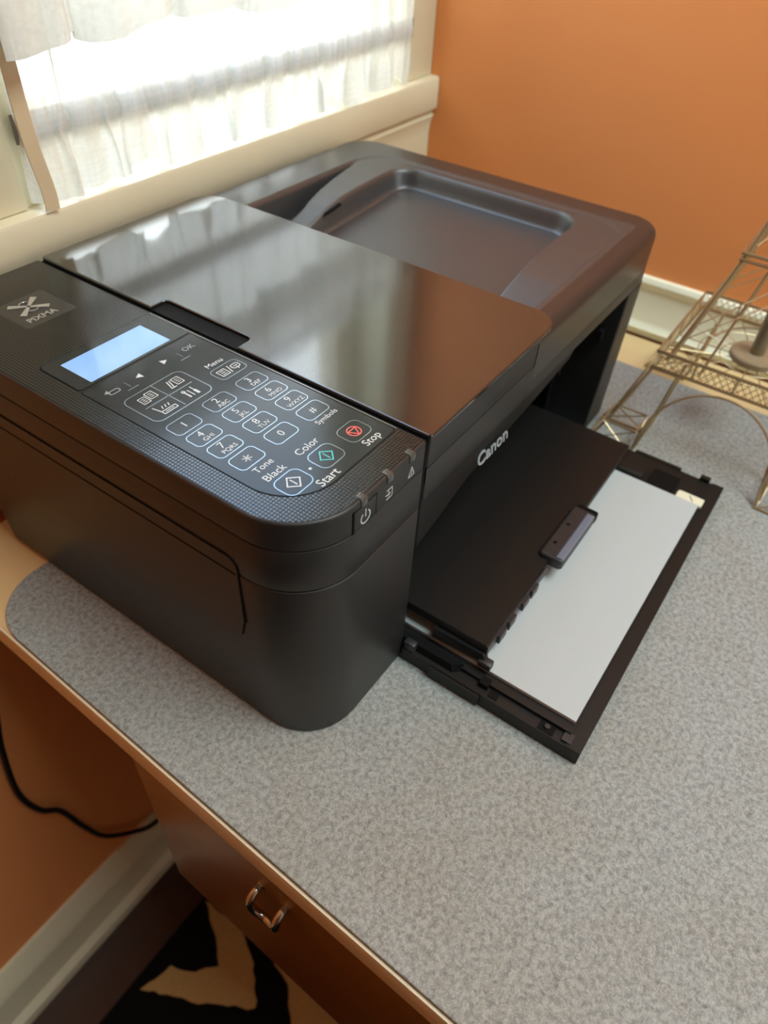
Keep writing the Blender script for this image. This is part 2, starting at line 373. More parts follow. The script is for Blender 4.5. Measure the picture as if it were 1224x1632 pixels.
hp = [(-50, 3, -82), (-56, 3, -82), (-60, 3, -84), (-62, 2.5, -89), (-62, 1, -95), (-61, -3, -99), (-60.5, -8, -100), (-61, -14, -99), (-62, -17.2, -95), (-62, -18, -89), (-60, -18, -84), (-56, -18, -82), (-50, -18, -82)]
add_tube(bm, smooth_pts(hp, 6), 2.7, 12)
finish('handle', bm, 'chrome', dr)['label'] = 'small chrome pull handle'

bm = bmesh.new(); add_slab(bm, -52, -1000, 527, 248, (20, 20, 42, 40), -3.0, 0.0, top=0.8, seg=10)
matob = finish('felt_mat', bm, 'felt', None)
for v in matob.data.vertices:                              # the mat lies a touch askew along the desk edge
    if v.co.x < 0.02: v.co.x += (3.6 - (240 - v.co.y / S) * 0.0318) * S
tag(matob, 'light grey mottled felt mat with rounded corners lying on the desk', 'mat')

rug = tag(empty('rug', (0, 0, FL)), 'black rug with tan zigzag pattern on the dark floor', 'rug'); rug.location = (0, 0, 0)
slab('pile', 'rug_black', rug, -900, -960, 490, 240, 8, FL, FL + 8, top=3)
def ragged(pts, step=9, amp=2.2):
    out = []
    for i, p in enumerate(pts):
        q = pts[(i + 1) % len(pts)]; n_ = max(1, int(math.hypot(q[0] - p[0], q[1] - p[1]) / step))
        for k in range(n_): out.append((p[0] + (q[0] - p[0]) * k / n_ + random.uniform(-amp, amp), p[1] + (q[1] - p[1]) * k / n_ + random.uniform(-amp, amp)))
    return out
ZIG = []
bm = bmesh.new()
add_poly(bm, ragged([(20, 236), (-6, 186), (-29, 161), (-57, 190), (-66, 214), (-107, 225), (-73, 151), (-36, 87), (3, 126), (23, 166)]), 1.5, 'z', FL + 7.8)
finish('zigzag_band', bm, 'rug_tan', rug, 0)
bm = bmesh.new()
add_poly(bm, ragged([(25, 130), (8, 70), (-40, 20), (-70, -40), (30, -120), (90, -20), (110, 60)]), 1.5, 'z', FL + 7.8)
finish('zigzag_band', bm, 'rug_tan', rug, 0)

bm = bmesh.new()
cp = [(-40, 322, -60), (-55, 324, -140), (-58.6, 323, -195), (-70.5, 322, -246), (-80, 321, -321), (-72, 321, -375), (-57, 320, -405), (-45, 319, -470), (-31, 318, -523), (1, 315, -570), (28, 312, -591), (80, 314, -596), (140, 315, -596), (240, 315, -596)]
add_tube(bm, smooth_pts(cp, 8), 3.0, 8)
tag(finish('power_cord', bm, 'cord_black', None), 'black power cord hanging down the orange wall under the desk', 'cord')

# ================================================================== curtains
def fold_sheet(x0, x1, z_fn, yfn, nx, nz):
    bm = bmesh.new(); rows = []
    for j in range(nz + 1):
        rows.append([bm.verts.new(Vector((x0 + (x1 - x0) * i / nx, 0, 0))) for i in range(nx + 1)])
        for i in range(nx + 1):
            u = x0 + (x1 - x0) * i / nx; z = z_fn(u, j / nz); x, y = yfn(u, z)
            rows[j][i].co = Vector((x, y, z)) * S
    for j in range(nz):
        for i in range(nx): bm.faces.new((rows[j][i], rows[j][i + 1], rows[j + 1][i + 1], rows[j + 1][i]))
    return bm
def lower_y(u, z):
    g = math.exp(-((z - 244) / 9.0) ** 2)                    # gathered on the rod
    a = 4.2 * (1 - 0.55 * g)
    fr = math.sin(u * 0.30 + 1.3 * math.sin(u * 0.043)) * 0.55 + math.sin(u * 0.173 + 0.8) * 0.5 + 0.35 * math.sin(u * 0.71 + 2 * math.sin(u * 0.09))
    low = max(0.0, (236 - z) / 40.0)
    fl = math.sin(u * 0.118 + 1.1) * 4.0 * low
    y = 317.5 - 2.2 * g + a * fr * 0.75 + fl - 1.5 * low
    x = u + 1.2 * math.sin(u * 0.35 + z * 0.02) + (z - 244) * 0.04 * math.sin(u * 0.06) + (1 - .6 * g) * (7.5 * math.cos(u * 0.173 + 0.8 + .6 * math.sin(u * .05)) + 3.0 * math.cos(u * 0.30)) * min(1, .55 + low)
    x = min(max(x, 112.0), 548.0)
    return x, min(y, 321.0)
def lower_z(u, t):
    hem = 199.0 + 7.5 * max(0, math.sin(u * 0.118 + 2.6)) ** 2 + 3 * math.sin(u * 0.041) ** 2
    return hem + (352 - hem) * t ** 1.1
cc = tag(empty('cafe_curtain', (330, 318, 199)), 'sheer white cafe curtain gathered on a rod above the window sill', 'curtain'); cc.location = (0, 0, 0)
finish('fabric', fold_sheet(113, 546, lower_z, lower_y, 620, 60), 'sheer_fabric', cc, 180)
bm = bmesh.new()
rows = []
for k in range(28):
    z = 197.6 + (340 - 197.6) * k / 27
    e = 4 * math.exp(-((z - 205) / 25) ** 2)
    rows.append([(x, y, z) for x, y in ((111.5 + e, 311.5), (120.5 + e, 309.8), (120.5 + e, 310.6), (111.5 + e, 312.3))])
add_loft(bm, rows)
finish('side_hem', bm, 'hem_beige', cc)
bm = bmesh.new(); add_slab(bm, 112, 321.4, WX1 + 1, 322.8, 0.5, 236, 252)
bm.free()
rod = box('curtain_rod', 'rod_grey', None, 114, 321.6, 236, WX1 + 6, 322.9, 253, 0.4)
tag(rod, 'flat grey curtain rod behind the gathered sheer fabric', 'curtain rod')

def up_y(u, z):
    k = (z - 285) / 300.0
    ph = u * 0.088 + 0.7 * math.sin(u * 0.021)
    s = math.sin(ph)
    y = 303.0 + 7.0 * math.tanh(2.6 * s) * (1 - 0.3 * min(1, k)) + 1.3 * math.sin(u * 0.41)
    x = min(max(u + 15.0 * math.cos(ph), 107.0), 548.0)
    return x, y
def up_z(u, t):
    hem = 289 + 3.0 * math.sin(u * 0.088 + 0.9) + 5 * max(0, math.sin(u * 0.03 + 0.4))
    return hem + (372 - hem) * t
vc = tag(empty('valance_curtain', (330, 303, 290)), 'pleated sheer white upper curtain hanging over the cafe curtain', 'curtain'); vc.location = (0, 0, 0)
finish('fabric', fold_sheet(108, 546, lambda u, t: up_z(u, 0.4 + 0.6 * t), up_y, 500, 12), 'sheer_upper', vc, 180)
finish('hem_band', fold_sheet(108, 546, lambda u, t: up_z(u, 0.4 * t), up_y, 500, 8), 'sheer_hem', vc, 180)
bm = bmesh.new(); add_tube(bm, [(100, 314, 366), (WX1 + 30, 314, 366)], 5, 12)
tag(finish('curtain_rod', bm, 'rod_grey', None), 'round curtain rod carrying the upper sheer curtain', 'curtain rod')

# ================================================================== printer
H = 178.5
pr_ = tag(empty('printer', (218, 148, 0)), 'black multifunction inkjet printer with open paper tray on the grey felt mat', 'printer'); pr_.location = (0, 0, 0)
P = pr_
TW = 91.5                                                  # width of the left tower
RT = (37, 2, 2, 14)
# --- body: left tower, right pillar, rear block, dark inside
bm = bmesh.new()
def ring_of(x0, y0, x1, y1, r, z, d=0): return [(x, y, z) for x, y in rrect(x0, y0, x1, y1, r, d, 10)]
add_loft(bm, [ring_of(5.0, 2.0, TW, 292, (33, 2, 2, 14), 0.6), ring_of(3.6, 0.8, TW, 294, (35, 2, 2, 14), 3), ring_of(0.8, 0, TW, 296.5, RT, 70), ring_of(0, 0, TW, 297, RT, 128), ring_of(0, 0, TW, 297, RT, 132.8), ring_of(0, 0, TW, 297, RT, 133.3, 0.5)])
body = finish('body', bm, 'printer_body', P)
bm = bmesh.new()
RP = (1.5, 22, 22, 2)
add_loft(bm, [ring_of(386, 5, 434, 292, (1.5, 12, 20, 2), 0.6), ring_of(386, 2.5, 435.5, 295, (1.5, 13, 20, 2), 4), ring_of(390, 0, 437, 297, RP, 120), ring_of(390, 0, 437, 297, RP, 134.6), ring_of(390, 0, 437, 297, RP, 135.2, 0.6)])
finish('pillar', bm, 'printer_body', P)
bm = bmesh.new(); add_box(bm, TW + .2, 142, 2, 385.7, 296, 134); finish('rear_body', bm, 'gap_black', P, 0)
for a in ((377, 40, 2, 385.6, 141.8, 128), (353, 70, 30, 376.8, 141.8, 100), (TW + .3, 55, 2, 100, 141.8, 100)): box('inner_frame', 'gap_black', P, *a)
for a in ((366, 32, 60, 372, 38, 130), (360, 66, 84, 372, 69.5, 116), (382, 10, 95, 388.6, 14, 103), (383, 14, 108, 389, 17, 118)): box('guide_rib', 'tray_black', P, *a)
# --- seams: dark core seen through the gaps
slab('seam_core', 'gap_black', P, 1.2, 1.2, TW - 1, 296, RT, 133.0, 162.5, seg=10)
# --- middle band
bm = bmesh.new(); add_slab(bm, 0, 0, TW, 297, RT, 134.2, 160.8, top=0.6, bot=0.5, seg=12, n=2)
finish('middle_band', bm, 'printer_body', P)
# --- side cover on the left flank (with its dark outline)
def side_outline(g):
    y0, y1, z0, z1, r = 43 - g, 292, 84, 143.2 + g, 7 + g
    pts = [(y1, z0), (y1, z1)] + [(y0 + r - r * math.sin(a), z1 - r + r * math.cos(a)) for a in [math.pi / 2 * k / 8 for k in range(9)]] + [(y0, 97), (43.5, 96.2), (46, z0)]
    return pts
bm = bmesh.new(); add_poly(bm, [(y, z) for y, z in side_outline(0.9)], 1.6, 'x', 1.25); finish('cover_gap', bm, 'gap_black', P, 0)
bm = bmesh.new(); add_poly(bm, [(y, z) for y, z in side_outline(0.0)], 1.9, 'x', 1.25)
finish('side_cover', bm, 'printer_body', P, 20)
bm = bmesh.new(); add_box(bm, -0.78, 44, 132.9, -0.4, 291, 134.1); finish('cover_seam', bm, 'gap_black', P, 0)

# --- operation panel
bm = bmesh.new(); add_slab(bm, 0, 0, TW, 297, RT, 161.6, H - 0.02, top=1.4, bot=0.5, seg=14, n=4)
pan = finish('operation_panel', bm, 'printer_body', P)
# textured skin on top of the panel
slab('grid_skin', 'grid_panel', P, 1.5, 1.5, TW - 1.2, 295.5, (35.5, 1, 1, 12), H - 0.5, H + 0.12, top=0.1, seg=14, n=1)
Z1 = H + 0.12
# keypad plate with a dark gap round it
RK = (27, 2, 2, 2)
slab('plate_gap', 'gap_black', P, 13.7, 16.2, 89.2, 157.6, (27.4, 2.4, 2.4, 2.4), H - 0.4, Z1 + 0.05, seg=12)
slab('keypad_plate', 'key_plate', P, 14.3, 16.8, 88.6, 157.0, RK, H - 0.4, Z1 + 0.16, top=0.1, seg=12, n=1)
slab('edge_highlight', 'highlight_grey', P, 89.3, 17, 90.4, 192, 0.3, H - 0.4, Z1 + 0.06)  # pale strip paints the highlight along the lid's left edge
ZK = Z1 + 0.17
# display bezel and display
slab('display_gap', 'gap_black', P, 14.2, 158.4, 89.2, 192.4, (2, 1, 3, 4), H - 0.4, Z1 + 0.04)
bz = bmesh.new()
o0 = rrect(14.9, 158.6, 88.8, 191.8, (2, 1, 3, 4), 0, 6); i0 = rrect(23.4, 160.6, 77.0, 185.4, 0.6, 0, 6)
add_loft(bz, [[(x, y, H - .3) for x, y in o0], [(x, y, Z1 + 0.3) for x, y in o0], [(x, y, Z1 + 0.2) for x, y in i0], [(x, y, Z1 + 0.06) for x, y in i0]], False, False)
dbz = finish('display_bezel', bz, 'key_plate', P)
slab('display', 'lcd', P, 23.5, 160.7, 76.9, 185.3, 0.5, Z1 - 0.1, Z1 + 0.12)['label'] = 'pale blue lit display'
# emblem
slab('badge', 'printer_satin', P, 35, 228, 68, 262, 2, H - 0.4, Z1 + 0.05)
ZB = Z1 + 0.06
lg = bmesh.new()
def ribbon(bm, a, b, w0, w1, z, h):
    a, b = Vector(a), Vector(b); d = (b - a).normalized(); n_ = Vector((-d.y, d.x))
    add_poly(bm, [tuple(a - n_ * w0), tuple(b - n_ * w1), tuple(b + n_ * w1), tuple(a + n_ * w0)], h, 'z', z)
cxl, cyl = 50.5, 249.5
for sx, sy in ((-1, 1), (1, 1), (1, -1), (-1, -1)):
    ribbon(lg, (cxl + sx * 0.7, cyl + sy * 0.7), (cxl + sx * 8.6, cyl + sy * 7.4), 0.9, 1.9, ZB, 0.3)
    arc = [(cxl + sx * 0.2 + sx * 3.6 * math.sin(t * .2), cyl + sy * (2.2 + 4.2 * math.cos(t * .2)), ZB + .25) for t in range(0, 6)]
    add_tube(lg, arc, 0.28, 5)
finish('emblem', lg, 'silver_logo', P)
text('emblem_lettering', 'PIXMA', 6.6, (49.3, 235.2, ZB), 'silver_logo', P, bold=0.12, wscale=0.98)

# --- keys
def key_frame(x0, y0, x1, y1, r, parent=P, name='key', wd=0.42, m='key_line'):
    bm = bmesh.new(); add_ring(bm, lambda d: rrect(x0, y0, x1, y1, r, d, 6), wd, ZK - 0.05, ZK + 0.06)
    return finish(name, bm, m, parent, 30)
KX = (28.0, 51.8, 75.4); KY = (98.6, 85.2, 71.7, 58.1)
LEG = (('1', ''), ('2', 'ABC'), ('3', 'DEF'), ('4', 'GHI'), ('5', 'JKL'), ('6', 'MNO'), ('7', 'PQRS'), ('8', 'TUV'), ('9', 'WXYZ'), ('*', ''), ('0', ''), ('#', ''))
for i, (dg_, lt) in enumerate(LEG):
    cx, cy = KX[i % 3], KY[i // 3]
    k = key_frame(cx - 8.2, cy - 5.6, cx + 8.2, cy + 5.6, 3.0)
    if lt:
        text('key_digit', dg_, 6.2, (cx - 0.6, cy + 1.9, ZK), 'print_white', k)
        text('key_letters', lt, 3.8, (cx + 0.4, cy - 2.6, ZK), 'print_white', k)
    elif dg_ == '*':
        bm = bmesh.new()
        for a in (90, 30, -30): add_line(bm, (cx - 2.4 * math.cos(math.radians(a)), cy - 2.4 * math.sin(math.radians(a))), (cx + 2.4 * math.cos(math.radians(a)), cy + 2.4 * math.sin(math.radians(a))), 0.5, ZK)
        finish('key_symbol', bm, 'print_white', k, 0)
    else: text('key_digit', dg_, 6.2, (cx, cy, ZK), 'print_white', k)
text('lettering', 'Tone', 5.4, (28.6, 48.6, ZK), 'print_white', P)
text('lettering', 'Symbols', 4.6, (75.6, 49.4, ZK), 'print_white', P)
# menu key
k = key_frame(66.2, 109.6, 85.2, 121.2, 3.0)
bm = bmesh.new()
add_ring(bm, lambda d: rrect(69, 112.4, 74.6, 118.4, 0.3, d, 2), 0.45, ZK, ZK + .05)
for yy in (113.9, 115.4, 116.9): add_line(bm, (70.3, yy), (73.3, yy), 0.45, ZK)
add_line(bm, (75.6, 112.2), (77.2, 118.6), 0.5, ZK)
add_ring(bm, lambda d: rrect(78, 113.4, 83.4, 117.6, 1.4, d, 4), 0.5, ZK, ZK + .05); add_line(bm, (79.4, 115.5), (82, 115.5), 0.5, ZK); add_line(bm, (80.6, 112.2), (80.6, 114.4), 0.5, ZK)
finish('key_symbol', bm, 'print_white', k, 0)
text('lettering', 'Menu', 5.2, (75.0, 125.4, ZK), 'print_white', P)
# function keys: one framed block of four
fk = key_frame(20.6, 108.4, 59.0, 135.6, 4.6, wd=0.55)
fk['label'] = 'framed block of four function keys'
bm = bmesh.new(); add_line(bm, (39.8, 110), (39.8, 135), 0.5, ZK); finish('key_divider', bm, 'key_line', fk, 0)
bm = bmesh.new(); add_line(bm, (25, 122), (55.5, 122), 0.5, ZK); finish('key_divider', bm, 'key_line', fk, 0)
def page(bm, x, y, w_, h_):
    add_ring(bm, lambda d: rrect(x, y, x + w_, y + h_, 0.4, d, 2), 0.45, ZK, ZK + .05)
    for q in (.28, .5, .72): add_line(bm, (x + w_ * .25, y + h_ * q), (x + w_ * .75, y + h_ * q), 0.4, ZK)
bm = bmesh.new(); page(bm, 27.0, 125.0, 4.6, 6.0); page(bm, 32.2, 126.0, 4.8, 6.4); finish('key_symbol', bm, 'print_white', fk, 0)
bm = bmesh.new(); page(bm, 49.4, 125.4, 4.8, 6.4)
for q in (0, 1.5): add_line(bm, (45.2 + q, 125.2), (47.0 + q, 131.6), 0.6, ZK)
add_line(bm, (45.0, 125.2), (48.4, 125.2), 0.6, ZK); finish('key_symbol', bm, 'print_white', fk, 0)
bm = bmesh.new(); add_ring(bm, lambda d: rrect(28.0, 111.6, 37.0, 114.6, 0.4, d, 2), 0.5, ZK, ZK + .05); add_line(bm, (28.2, 114.6), (27.2, 120.0), 0.55, ZK); add_line(bm, (29.6, 113.1), (35.4, 113.1), 0.4, ZK)
for q in (0, 2, 4): add_line(bm, (30.4 + q, 115.8), (31.4 + q, 118.0), 0.5, ZK)
finish('key_symbol', bm, 'print_white', fk, 0)
bm = bmesh.new(); add_line(bm, (46.2, 112.4), (46.2, 118.4), 0.9, ZK); add_line(bm, (48.6, 112.4), (48.6, 118.4), 0.5, ZK); add_line(bm, (51.4, 112.0), (51.4, 116.0), 1.5, ZK); add_line(bm, (51.4, 116.0), (51.4, 119.6), 0.5, ZK)
add_ring(bm, lambda d: rrect(45.2, 117.2, 47.2, 119.6, 0.9, d, 3), 0.5, ZK, ZK + .05); finish('key_symbol', bm, 'print_white', fk, 0)
# navigation marks
text('lettering', 'OK', 5.4, (77.2, 147.2, ZK), 'print_grey', P)
bm = bmesh.new(); add_poly(bm, [(58, 144.8), (61.6, 147), (58, 149.2)], .05, 'z', ZK); finish('arrow_mark', bm, 'print_white', P, 0)
bm = bmesh.new(); add_poly(bm, [(43.6, 144.2), (43.6, 148.6), (40, 146.4)], .05, 'z', ZK); finish('arrow_mark', bm, 'print_white', P, 0)
bm = bmesh.new()
add_ring(bm, lambda d: rrect(22.0, 143.6, 28.6, 147.0, 1.4, d, 4), 0.5, ZK, ZK + .05); add_poly(bm, [(20.4, 147), (23, 145.2), (23, 148.8)], .05, 'z', ZK)
finish('back_mark', bm, 'print_grey', P, 0)
for x in (33.4, 69.2):
    bm = bmesh.new(); add_line(bm, (x, 142.4), (x, 148.0), 0.35, ZK); add_line(bm, (x - 3.4, 140.6), (x + 3.4, 140.6), 0.55, ZK); finish('tick_mark', bm, 'key_line', P, 0)
# start and stop keys
def diamond(bm, cx, cy, rx, ry, z):
    add_loft(bm, [[(cx - rx, cy, z), (cx, cy - ry, z), (cx + rx, cy, z), (cx, cy + ry, z)], [(cx - rx, cy, z + .05), (cx, cy - ry, z + .05), (cx + rx, cy, z + .05), (cx, cy + ry, z + .05)],
        [(cx - rx + .9, cy, z + .05), (cx, cy - ry + .9, z + .05), (cx + rx - .9, cy, z + .05), (cx, cy + ry - .9, z + .05)], [(cx - rx + .9, cy, z), (cx, cy - ry + .9, z), (cx + rx - .9, cy, z), (cx, cy + ry - .9, z)]], False, False)
    add_line(bm, (cx, cy - ry * .5), (cx, cy + ry * .5), 0.6, z)
for cx, mm_ in ((28.6, 'print_white'), (52.0, 'print_teal')):
    k = key_frame(cx - 8.2, 24.0, cx + 8.2, 37.6, 4.2)
    bm = bmesh.new(); diamond(bm, cx, 30.8, 4.6, 4.6, ZK); finish('key_symbol', bm, mm_, k, 0)
k = key_frame(74.8 - 8.0, 25.2, 74.8 + 8.0, 38.4, 4.0)
bm = bmesh.new()
circ = lambda r, z: [(74.8 + r * math.cos(2 * math.pi * q / 28), 31.8 + r * math.sin(2 * math.pi * q / 28), z) for q in range(28)]
add_loft(bm, [circ(3.9, ZK), circ(3.9, ZK + .06), circ(3.25, ZK + .06), circ(3.25, ZK)], False, False)
tr = [(74.8 + 3.1 * math.cos(math.radians(a)), 31.8 + 3.1 * math.sin(math.radians(a))) for a in (-90, 30, 150)]
for a, b2 in zip(tr, tr[1:] + tr[:1]): add_line(bm, a, b2, 0.6, ZK)
finish('key_symbol', bm, 'print_red', k, 0)
bm = bmesh.new(); add_poly(bm, [(40.2 + .8 * math.cos(q * .5236), 30.8 + .8 * math.sin(q * .5236)) for q in range(12)], .05, 'z', ZK); finish('dot_mark', bm, 'print_white', P, 0)
text('lettering', 'Black', 6.2, (28.0, 41.4, ZK), 'print_white', P)
text('lettering', 'Color', 6.2, (51.4, 42.0, ZK), 'print_white', P)
text('lettering', 'Start', 7.0, (40.6, 20.6, ZK), 'print_white', P)
text('lettering', 'Stop', 6.4, (75.4, 21.6, ZK), 'print_white', P)

# --- front edge: lamps, power button, icons
for x in (40.0, 60.0, 78.6):
    bm = bmesh.new(); add_slab(bm, x - 2.6, -0.45, x + 2.6, 4.6, 0.8, H - 4.2, H + 0.35, top=1.5, seg=3)
    lb = finish('indicator_lamp', bm, 'lamp_plastic', P)
    bm = bmesh.new(); add_slab(bm, x - 3.0, -0.25, x + 3.0, 5.1, 0.8, H - 4.5, H + 0.18, top=1.5, seg=3); finish('lamp_gap', bm, 'gap_black', lb)
bm = bmesh.new()
add_box(bm, 32.0, -0.12, 161.7, 32.7, 1, 174.5); add_box(bm, 49.2, -0.12, 161.7, 49.9, 1, 174.5); add_box(bm, 32.0, -0.12, 174.3, 49.9, 1, 174.8)
finish('button_gap', bm, 'gap_black', P, 0)
pb_ = box('power_button', 'printer_body', P, 32.8, -0.25, 161.7, 49.1, 1, 174.2, 0.2)
bm = bmesh.new()
def arc_strip(bm, cx, cz, r0, r1, a0, a1, y, n=20, h=0.12):
    o_ = [(cx + r1 * math.cos(math.radians(a0 + (a1 - a0) * k / n)), cz + r1 * math.sin(math.radians(a0 + (a1 - a0) * k / n))) for k in range(n + 1)]
    i_ = [(cx + r0 * math.cos(math.radians(a0 + (a1 - a0) * k / n)), cz + r0 * math.sin(math.radians(a0 + (a1 - a0) * k / n))) for k in range(n + 1)]
    add_poly(bm, o_ + i_[::-1], h, 'y', y)
arc_strip(bm, 41, 166.4, 3.1, 3.8, 125, 415, -0.24)
add_poly(bm, [(40.65, 166.6), (41.35, 166.6), (41.35, 171.2), (40.65, 171.2)], .12, 'y', -0.24)
finish('power_symbol', bm, 'print_white', pb_, 0)
def poly_line(bm, pts, wd, y, closed=True):
    n = len(pts)
    for i in range(n if closed else n - 1):
        a, b2 = Vector(pts[i]), Vector(pts[(i + 1) % n]); d = (b2 - a).normalized(); q = Vector((-d.y, d.x)) * wd / 2; a = a - d * wd * .4; b2 = b2 + d * wd * .4
        add_poly(bm, [tuple(a - q), tuple(b2 - q), tuple(b2 + q), tuple(a + q)], .1, 'y', y)
bm = bmesh.new(); poly_line(bm, [(76.2, 164.6), (81.4, 164.6), (78.8, 170.2)], .5, 0.0); poly_line(bm, [(78.8, 165.8), (78.8, 168.2)], .5, 0.0, False); finish('warning_mark', bm, 'print_white', P, 0)
bm = bmesh.new(); poly_line(bm, [(58, 169.4), (62.4, 169.4), (62.4, 163.8), (58, 163.8)], .5, 0.0, False); poly_line(bm, [(57.2, 166.6), (60.6, 166.6)], .5, 0.0, False); poly_line(bm, [(59.4, 168.0), (60.8, 166.6), (59.4, 165.2)], .5, 0.0, False)
finish('alarm_mark', bm, 'print_white', P, 0)

# --- scanner unit: lower band, upper frame with the document recess
X0 = 94.0
bm = bmesh.new(); add_slab(bm, X0, 0, 437, 297, (1, 25, 30, 1), 136.0, 147.9, bot=0.8, seg=12, n=2); add_box(bm, X0, 0.0, 147.8, 215.6, 297, 158.3); finish('scanner_unit', bm, 'printer_body', P)
slab('scanner_seam', 'gap_black', P, X0 + .6, 1.0, 240, 296, 1, 158.2, 159.4)
def lerp_tab(t, x):
    for (a, za), (b2, zb) in zip(t, t[1:]):
        if a <= x <= b2: return za + (zb - za) * (x - a) / (b2 - a)
    return t[0][1] if x < t[0][0] else t[-1][1]
RAMP = [(200, 155), (240, 157), (262, 161), (280, 167), (295, 171.6), (312, 174.8), (335, 176.6), (360, 177.4), (440, 177.7)]
def arm_z(x, y):
    a = lerp_tab(RAMP, x)
    yb = 240 + max(0, x - 285) * 0.18                       # the far arm stands off the frame: a trench narrowing to the right
    if y > 140: a += (min(a, 153.0) - a) * sstep(-1.0, 4.5, y - yb)
    return a
def sd_rr(x, y, x1, y0, y1, r):
    """signed distance (negative inside) to a rect open towards -x with rounded right corners"""
    qx = x - (x1 - r); cy, hy = (y0 + y1) / 2, (y1 - y0) / 2; qy = abs(y - cy) - (hy - r)
    if qx <= 0: return qy - r
    return math.hypot(max(qx, 0), max(qy, 0)) + min(max(qx, qy), 0) - r
def sstep(a, b2, v):
    t = min(1, max(0, (v - a) / (b2 - a))); return t * t * (3 - 2 * t)
def top_z(x, y):
    z = H
    d1 = sd_rr(x, y, 408, 20, 258, 26)
    z = z + (arm_z(x, y) - z) * sstep(0.6, -2.2, d1)
    d2 = sd_rr(x, y, 399, 55, 222, 20)
    fl = 163.0 - (392 - x) * 0.075
    if fl < z:
        z = z + (fl - z) * sstep(0.8, -5.5, d2)
    # small finger slots on the inner flank of both arms
    return z
RX0, RX1, RY0, RY1 = 216.0, 412.0, 15.0, 263.0
nx, ny = 150, 190
bm = bmesh.new()
G = [[bm.verts.new(Vector((RX0 + (RX1 - RX0) * i / nx, RY0 + (RY1 - RY0) * j / ny, top_z(RX0 + (RX1 - RX0) * i / nx, RY0 + (RY1 - RY0) * j / ny))) * S) for i in range(nx + 1)] for j in range(ny + 1)]
for j in range(ny):
    for i in range(nx): bm.faces.new((G[j][i], G[j][i + 1], G[j + 1][i + 1], G[j + 1][i]))
finish('document_recess', bm, 'recess_plastic', P, 180)
bm = bmesh.new()
prof = [(0, 147.95), (0, 169)] + [(7 * (1 - math.cos(a)), H - 7 * (1 - math.sin(a))) for a in [math.pi / 2 * k / 8 for k in range(9)]] + [(7.8, H)]
vr = add_loft(bm, [[(x, y, z) for x, y in rrect(RX0, 0, 437, 297, (0.05, 25, 30, 0.05), d, 12)] for d, z in prof], False, False)
# keep the left end square: pull inset vertices back to x = RX0
for rg in vr:
    for v in rg:
        if v.co.x < (RX0 + 9) * S: v.co.x = RX0 * S
top = vr[-1]
rect = [bm.verts.new(Vector(p) * S) for p in ((RX0, RY0, H), (RX1, RY0, H), (RX1, RY1, H), (RX0, RY1, H))]
# four strips of flat rim
tp = [(v.co.x / S, v.co.y / S, v) for v in top]
q = len(tp) // 4
sides = []
def fan(i0, i1, a, b2):
    vsl = [tp[i % len(tp)][2] for i in range(i0, i1 + 1)]
    try: bm.faces.new([b2, a] + vsl)
    except Exception: pass
half = 13 // 2
fan(0 + 12, q + half, rect[0], rect[1]); fan(q + half, 2 * q + half, rect[1], rect[2]); fan(2 * q + half, 3 * q + 1, rect[2], rect[3])
bmesh.ops.triangulate(bm, faces=[f for f in bm.faces if len(f.verts) > 4])
finish('recess_frame', bm, 'printer_satin', P, 40)
# finger slots on the arms
SLOTS = ((218.4, 220.6, 287, 309, 171.0), (57.4, 60.4, 322, 350, 159.6))
for y0, y1, x0, x1, z in SLOTS:
    bm = bmesh.new(); add_loft(bm, [[(x0, y0, z - 2.6), (x1, y0, z), (x1, y1, z), (x0, y1, z - 2.6)], [(x0 + 2, y0, z - .8), (x1 - 2, y0, z + 1.6), (x1 - 2, y1, z + 1.6), (x0 + 2, y1, z - .8)]])
    finish('guide_slot', bm, 'gap_black', P, 0)

# --- document feeder cover (the large lid)
bm = bmesh.new(); add_slab(bm, X0 - 0.8, -0.6, 214, 294, 1.5, 159.4, 178.9, bot=0.6, seg=4, n=2); finish('feeder_body', bm, 'printer_body', P)
LR = (2, 18, 20, 2)
NOTCH = (125.0, 193.5, 12.0)                                # y0, y1, depth of the finger notch in the left edge
def lid_outline(d):
    base = rrect(X0 - 1.6, -1.4, 240.5, 294.5, LR, d, 10)
    xl = X0 - 1.6 + d; y0, y1, dp = NOTCH; y0 -= d; y1 += d; dp2 = dp + 0
    pts = base[:]
    r = 3.5
    def cor(cx, cy, a0): return [(cx + r * math.cos(math.radians(a0 + s * 18)), cy + r * math.sin(math.radians(a0 + s * 18))) for s in range(6)]
    xr = X0 - 1.6 + dp + d
    inner = [(xl, y1)]
    # going down the left edge (ccw outline: from top-left to bottom-left)
    up = [(xr - r + r * math.sin(math.radians(s * 18)), y1 - r + r * math.cos(math.radians(s * 18))) for s in range(6)]
    dn = [(xr - r + r * math.cos(math.radians(s * 18)), y0 + r - r * math.sin(math.radians(s * 18))) for s in range(6)]
    inner += up + dn + [(xl, y0)]
    return pts + inner
bm = bmesh.new()
prof = [(0.0, 178.6), (0.0, 180.2), (0.25, 180.6), (0.7, 180.8), (1.1, 180.8)]
vr = add_loft(bm, [[(x, y, z) for x, y in lid_outline(d)] for d, z in prof], True, True)
bmesh.ops.triangulate(bm, faces=[f for f in bm.faces if len(f.verts) > 4])
finish('feeder_cover', bm, 'grid_lid', P, 30)
slab('finger_notch', 'gap_black', P, X0 - 1.5, NOTCH[0] + .1, X0 - 1.6 + NOTCH[2] - .1, NOTCH[1] - .1, 1, 178.7, 179.0)
slab('lid_gap', 'gap_black', P, TW - 0.2, 1.0, X0 + 1, 294, 0.3, 140, 178.0)
slab('gap_wall', 'gap_black', P, TW + .05, 0.6, X0 - .1, 294, 0.2, 100, 176)

